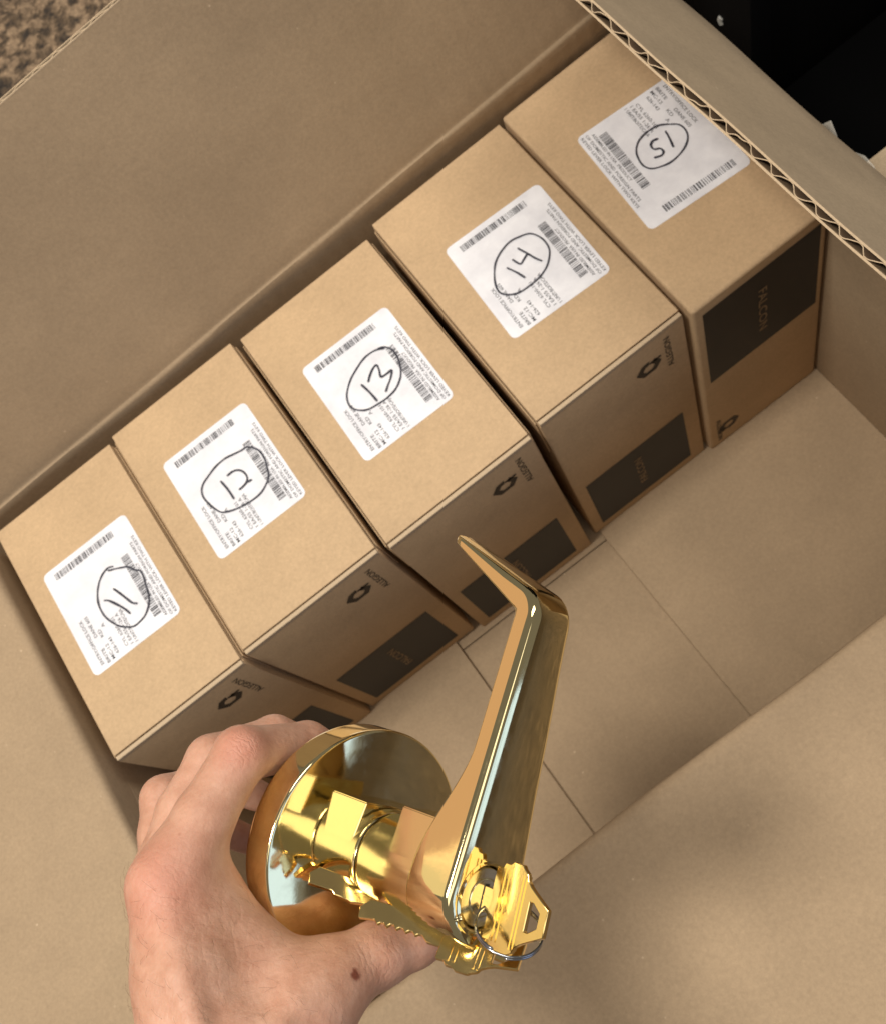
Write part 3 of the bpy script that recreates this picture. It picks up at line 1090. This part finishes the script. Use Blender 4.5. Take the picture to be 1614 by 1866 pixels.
# ---------------------------------------------------------------- the hand
def surface_nets(S, lo, h):
    """smooth zero surface of a sampled field"""
    nx, ny, nz = S.shape
    neg = S < 0
    corner = [(0, 0, 0), (1, 0, 0), (0, 1, 0), (1, 1, 0), (0, 0, 1), (1, 0, 1), (0, 1, 1), (1, 1, 1)]
    cnt = np.zeros((nx - 1, ny - 1, nz - 1), int)
    for a_, b_, c_ in corner:
        cnt += neg[a_:nx - 1 + a_, b_:ny - 1 + b_, c_:nz - 1 + c_]
    act = (cnt > 0) & (cnt < 8)
    idx = -np.ones(act.shape, int)
    I = np.argwhere(act)
    idx[act] = np.arange(len(I))
    acc = np.zeros((len(I), 3))
    num = np.zeros(len(I))
    for e in range(12):
        ax = e // 4
        q = e % 4
        o1 = [0, 0, 0]
        others = [k for k in range(3) if k != ax]
        o1[others[0]] = q & 1
        o1[others[1]] = q >> 1
        o2 = list(o1)
        o2[ax] = 1
        s1 = S[I[:, 0] + o1[0], I[:, 1] + o1[1], I[:, 2] + o1[2]]
        s2 = S[I[:, 0] + o2[0], I[:, 1] + o2[1], I[:, 2] + o2[2]]
        cr = (s1 < 0) != (s2 < 0)
        t = np.where(cr, s1 / np.where(cr, s1 - s2, 1), 0)
        p = np.array(o1, float)[None] + t[:, None] * (np.array(o2) - np.array(o1))[None]
        acc += np.where(cr[:, None], p, 0)
        num += cr
    V = lo + h * (I + acc / num[:, None])
    Fs = []
    for ax in range(3):
        sl0 = [slice(1, -1)] * 3
        sl0[ax] = slice(0, -1)
        sl1 = list(sl0)
        sl1[ax] = slice(1, None)
        A_, B_ = neg[tuple(sl0)], neg[tuple(sl1)]
        cr = np.argwhere(A_ != B_)
        flip = A_[tuple(cr.T)]
        base = cr.copy()
        for k in range(3):
            if k != ax:
                base[:, k] += 1
        u_, w_ = [(1, 2), (2, 0), (0, 1)][ax]
        def cell(du, dw):
            c_ = base.copy()
            c_[:, u_] -= du
            c_[:, w_] -= dw
            return idx[tuple(c_.T)]
        q = np.stack([cell(1, 1), cell(0, 1), cell(0, 0), cell(1, 0)], 1)
        q[~flip] = q[~flip][:, ::-1]
        Fs.append(q)
    return V, np.concatenate(Fs)


def sd_cone(P, a, b, ra, rb):
    ba = b - a
    l2 = ba @ ba
    t = np.clip(((P - a) @ ba) / l2, 0, 1)
    d = np.linalg.norm(P - a - t[..., None] * ba, axis=-1)
    return d - (ra + (rb - ra) * t)


def smin(a, b, k):
    h_ = np.clip(0.5 + 0.5 * (b - a) / k, 0, 1)
    return b + (a - b) * h_ - k * h_ * (1 - h_)


def build_hand():
    h = 0.00135
    allp = np.array([p for c_ in HAND_BONES.values() for p in c_]) / 1000.0
    allp = np.array([p for k, c_ in HAND_BONES.items() for p in c_]) / 1000.0
    lo = allp[:, :3].min(0) - 0.042
    hi = allp[:, :3].max(0) + 0.042
    n = np.ceil((hi - lo) / h).astype(int)
    ax = [lo[i] + h * np.arange(n[i]) for i in range(3)]
    P = np.stack(np.meshgrid(*ax, indexing='ij'), -1).astype(np.float32)

    def chain(name, k):
        c_ = np.array(HAND_BONES[name]) / 1000.0
        s = None
        for p, q in zip(c_[:-1], c_[1:]):
            d = sd_cone(P, p[:3].astype(np.float32), q[:3].astype(np.float32), p[3], q[3])
            s = d if s is None else smin(s, d, k)
        return s
    palm = None
    for nme in ('palm_index', 'palm_middle', 'palm_ring', 'palm_little', 'palm_thumb', 'web', 'index_pad', 'forearm'):
        d = chain(nme, 0.004)
        palm = d if palm is None else smin(palm, d, 0.012)
    for nme in ('tendon_index', 'tendon_middle', 'tendon_thumb'):
        palm = smin(palm, chain(nme, 0.002), 0.006)
    fingers = None
    for nme in ('index', 'middle', 'ring', 'little'):
        d = chain(nme, 0.003)
        fingers = d if fingers is None else smin(fingers, d, 0.0016)
    body = smin(palm, fingers, 0.007)
    body = smin(body, chain('thumb', 0.004), 0.009)
    V, F = surface_nets(body, lo, h)
    return V, F


HV, HF = build_hand()


def skin_mat():
    m, nt, p = new_mat('skin')
    tc = nd(nt, 'ShaderNodeTexCoord')
    ob = tc.outputs['Object']
    mott = noise_tex(nt, ob, 70, 5, 0.65)
    fine = noise_tex(nt, ob, 900, 5, 0.7)
    col = ramp(nt, mott, [(0.28, (0.47, 0.235, 0.155)), (0.5, (0.57, 0.315, 0.22)), (0.74, (0.66, 0.40, 0.295))])

    def spot(pos, r0, r1, warp=0.0):
        s = nd(nt, 'ShaderNodeVectorMath', operation='DISTANCE')
        s.inputs[1].default_value = [q * 0.001 for q in pos]
        if warp:
            nz_ = nd(nt, 'ShaderNodeTexNoise')
            nz_.inputs['Scale'].default_value = 400
            nt.links.new(ob, nz_.inputs['Vector'])
            mx = nd(nt, 'ShaderNodeVectorMath', operation='MULTIPLY_ADD')
            nt.links.new(nz_.outputs['Color'], mx.inputs[0])
            mx.inputs[1].default_value = (warp,) * 3
            nt.links.new(ob, mx.inputs[2])
            nt.links.new(mx.outputs[0], s.inputs[0])
        else:
            nt.links.new(ob, s.inputs[0])
        mr = nd(nt, 'ShaderNodeMapRange', interpolation_type='SMOOTHSTEP')
        mr.inputs['From Min'].default_value = r1
        mr.inputs['From Max'].default_value = r0
        nt.links.new(s.outputs['Value'], mr.inputs['Value'])
        return mr.outputs['Result']

    def scaled(f, k):
        q = nd(nt, 'ShaderNodeMath', operation='MULTIPLY')
        nt.links.new(f, q.inputs[0])
        q.inputs[1].default_value = k
        return q.outputs[0]
    red = (0.56, 0.225, 0.16)
    col = mix_rgb(nt, scaled(spot(SKIN_SPOTS['knuckle'], 0.002, 0.030), 0.6), col, red)
    col = mix_rgb(nt, scaled(spot(SKIN_SPOTS['pip'], 0.003, 0.020), 0.6), col, red)
    col = mix_rgb(nt, spot(SKIN_SPOTS['scab'], 0.0012, 0.0032, 0.003), col, (0.20, 0.06, 0.035))
    fr = nd(nt, 'ShaderNodeTexVoronoi')
    fr.inputs['Scale'].default_value = 120
    nt.links.new(ob, fr.inputs['Vector'])
    fk = ramp(nt, fr.outputs['Distance'], [(0.03, (0.35, 0.35, 0.35)), (0.10, (0, 0, 0))])
    col = mix_rgb(nt, fk, col, (0.36, 0.14, 0.09))
    nt.links.new(col, p.inputs['Base Color'])
    p.inputs['Roughness'].default_value = 0.48
    p.inputs['Specular IOR Level'].default_value = 0.4
    p.inputs['Subsurface Weight'].default_value = 0.16
    p.inputs['Subsurface Radius'].default_value = (1.0, 0.35, 0.2)
    p.inputs['Subsurface Scale'].default_value = 0.004
    n1 = bump(nt, fine, 0.35, 0.0004, p)
    wr = nd(nt, 'ShaderNodeTexVoronoi', feature='DISTANCE_TO_EDGE')
    wr.inputs['Scale'].default_value = 330
    nt.links.new(ob, wr.inputs['Vector'])
    n2 = bump(nt, wr.outputs['Distance'], 0.22, 0.0005, p, n1)
    n3 = bump(nt, noise_tex(nt, tex_coord(nt, (1, 1, 2.4)), 150, 3, 0.6), 0.35, 0.0012, p, n2)
    # folds across the joints: bands along a bone, masked round the joint
    for key, axis, freq, rad, st in (('pip', (0.75, -0.62, -0.15), 1500, 0.012, 0.34), ('knuckle', (0.86, -0.42, -0.25), 1000, 0.020, 0.16),
                                     ('fold', (0.25, -0.75, 0.6), 700, 0.028, 0.16), ('thumb_joint', (0.45, -0.86, 0.2), 1100, 0.016, 0.22)):
        a_ = Vector(axis).normalized() * freq
        warp = nd(nt, 'ShaderNodeTexNoise')
        warp.inputs['Scale'].default_value = 150
        warp.inputs['Detail'].default_value = 4
        nt.links.new(ob, warp.inputs['Vector'])
        ma = nd(nt, 'ShaderNodeVectorMath', operation='MULTIPLY_ADD')
        nt.links.new(warp.outputs['Color'], ma.inputs[0])
        ma.inputs[1].default_value = (0.013,) * 3
        nt.links.new(ob, ma.inputs[2])
        dp = nd(nt, 'ShaderNodeVectorMath', operation='DOT_PRODUCT')
        nt.links.new(ma.outputs[0], dp.inputs[0])
        dp.inputs[1].default_value = a_
        sn = nd(nt, 'ShaderNodeMath', operation='SINE')
        nt.links.new(dp.outputs['Value'], sn.inputs[0])
        ab = nd(nt, 'ShaderNodeMath', operation='ABSOLUTE')
        nt.links.new(sn.outputs[0], ab.inputs[0])
        sq = nd(nt, 'ShaderNodeMath', operation='POWER')
        nt.links.new(ab.outputs[0], sq.inputs[0])
        sq.inputs[1].default_value = 0.45
        ml = nd(nt, 'ShaderNodeMath', operation='MULTIPLY')
        nt.links.new(sq.outputs[0], ml.inputs[0])
        nt.links.new(spot(SKIN_SPOTS[key], rad * 0.3, rad), ml.inputs[1])
        n3 = bump(nt, ml.outputs[0], st, 0.0007, p, n3)
    return m


M_SKIN = skin_mat()
hand = link_mesh('hand', mesh_from(HV.tolist(), HF.tolist()), M_SKIN, None, True)
hand.matrix_world = LOCK
tag(hand, 'left hand gripping the round rose of the brass door lever', 'hand')

# short dark hairs on the back of the hand
me_h = hand.data
me_h.calc_loop_triangles()
nrm_h = np.array([tuple(v_.normal) for v_ in me_h.vertices])
pos_h = np.array([tuple(v_.co) for v_ in me_h.vertices])
eye = np.array((0.164, 0.733, 0.66))
ok = np.where((nrm_h @ eye > 0.25) & (pos_h[:, 0] < -0.022) & (pos_h[:, 0] > -0.10) & (pos_h[:, 1] > 0.02))[0]
V, F = [], []
for q in rng.choice(ok, 240, replace=False):
    n_ = Vector(nrm_h[q])
    p_ = Vector(pos_h[q])
    d_ = Vector((0.35, 0.9, -0.25)) + Vector(rng.normal(0, 0.35, 3))
    d_ = (d_ - n_ * d_.dot(n_)).normalized()
    ln = rng.uniform(0.003, 0.008)
    pa = [p_ - n_ * 0.0003, p_ + d_ * ln * 0.5 + n_ * 0.0011, p_ + d_ * ln + n_ * 0.0009]
    v, f = tube(pa, 0.000028, 3)
    b = len(V)
    V += v
    F += [tuple(b + k for k in g) for g in f]
hr = obj('hair', V, F, plain('body_hair', (0.12, 0.06, 0.03), 0.5), hand)
hr['kind'] = 'stuff'
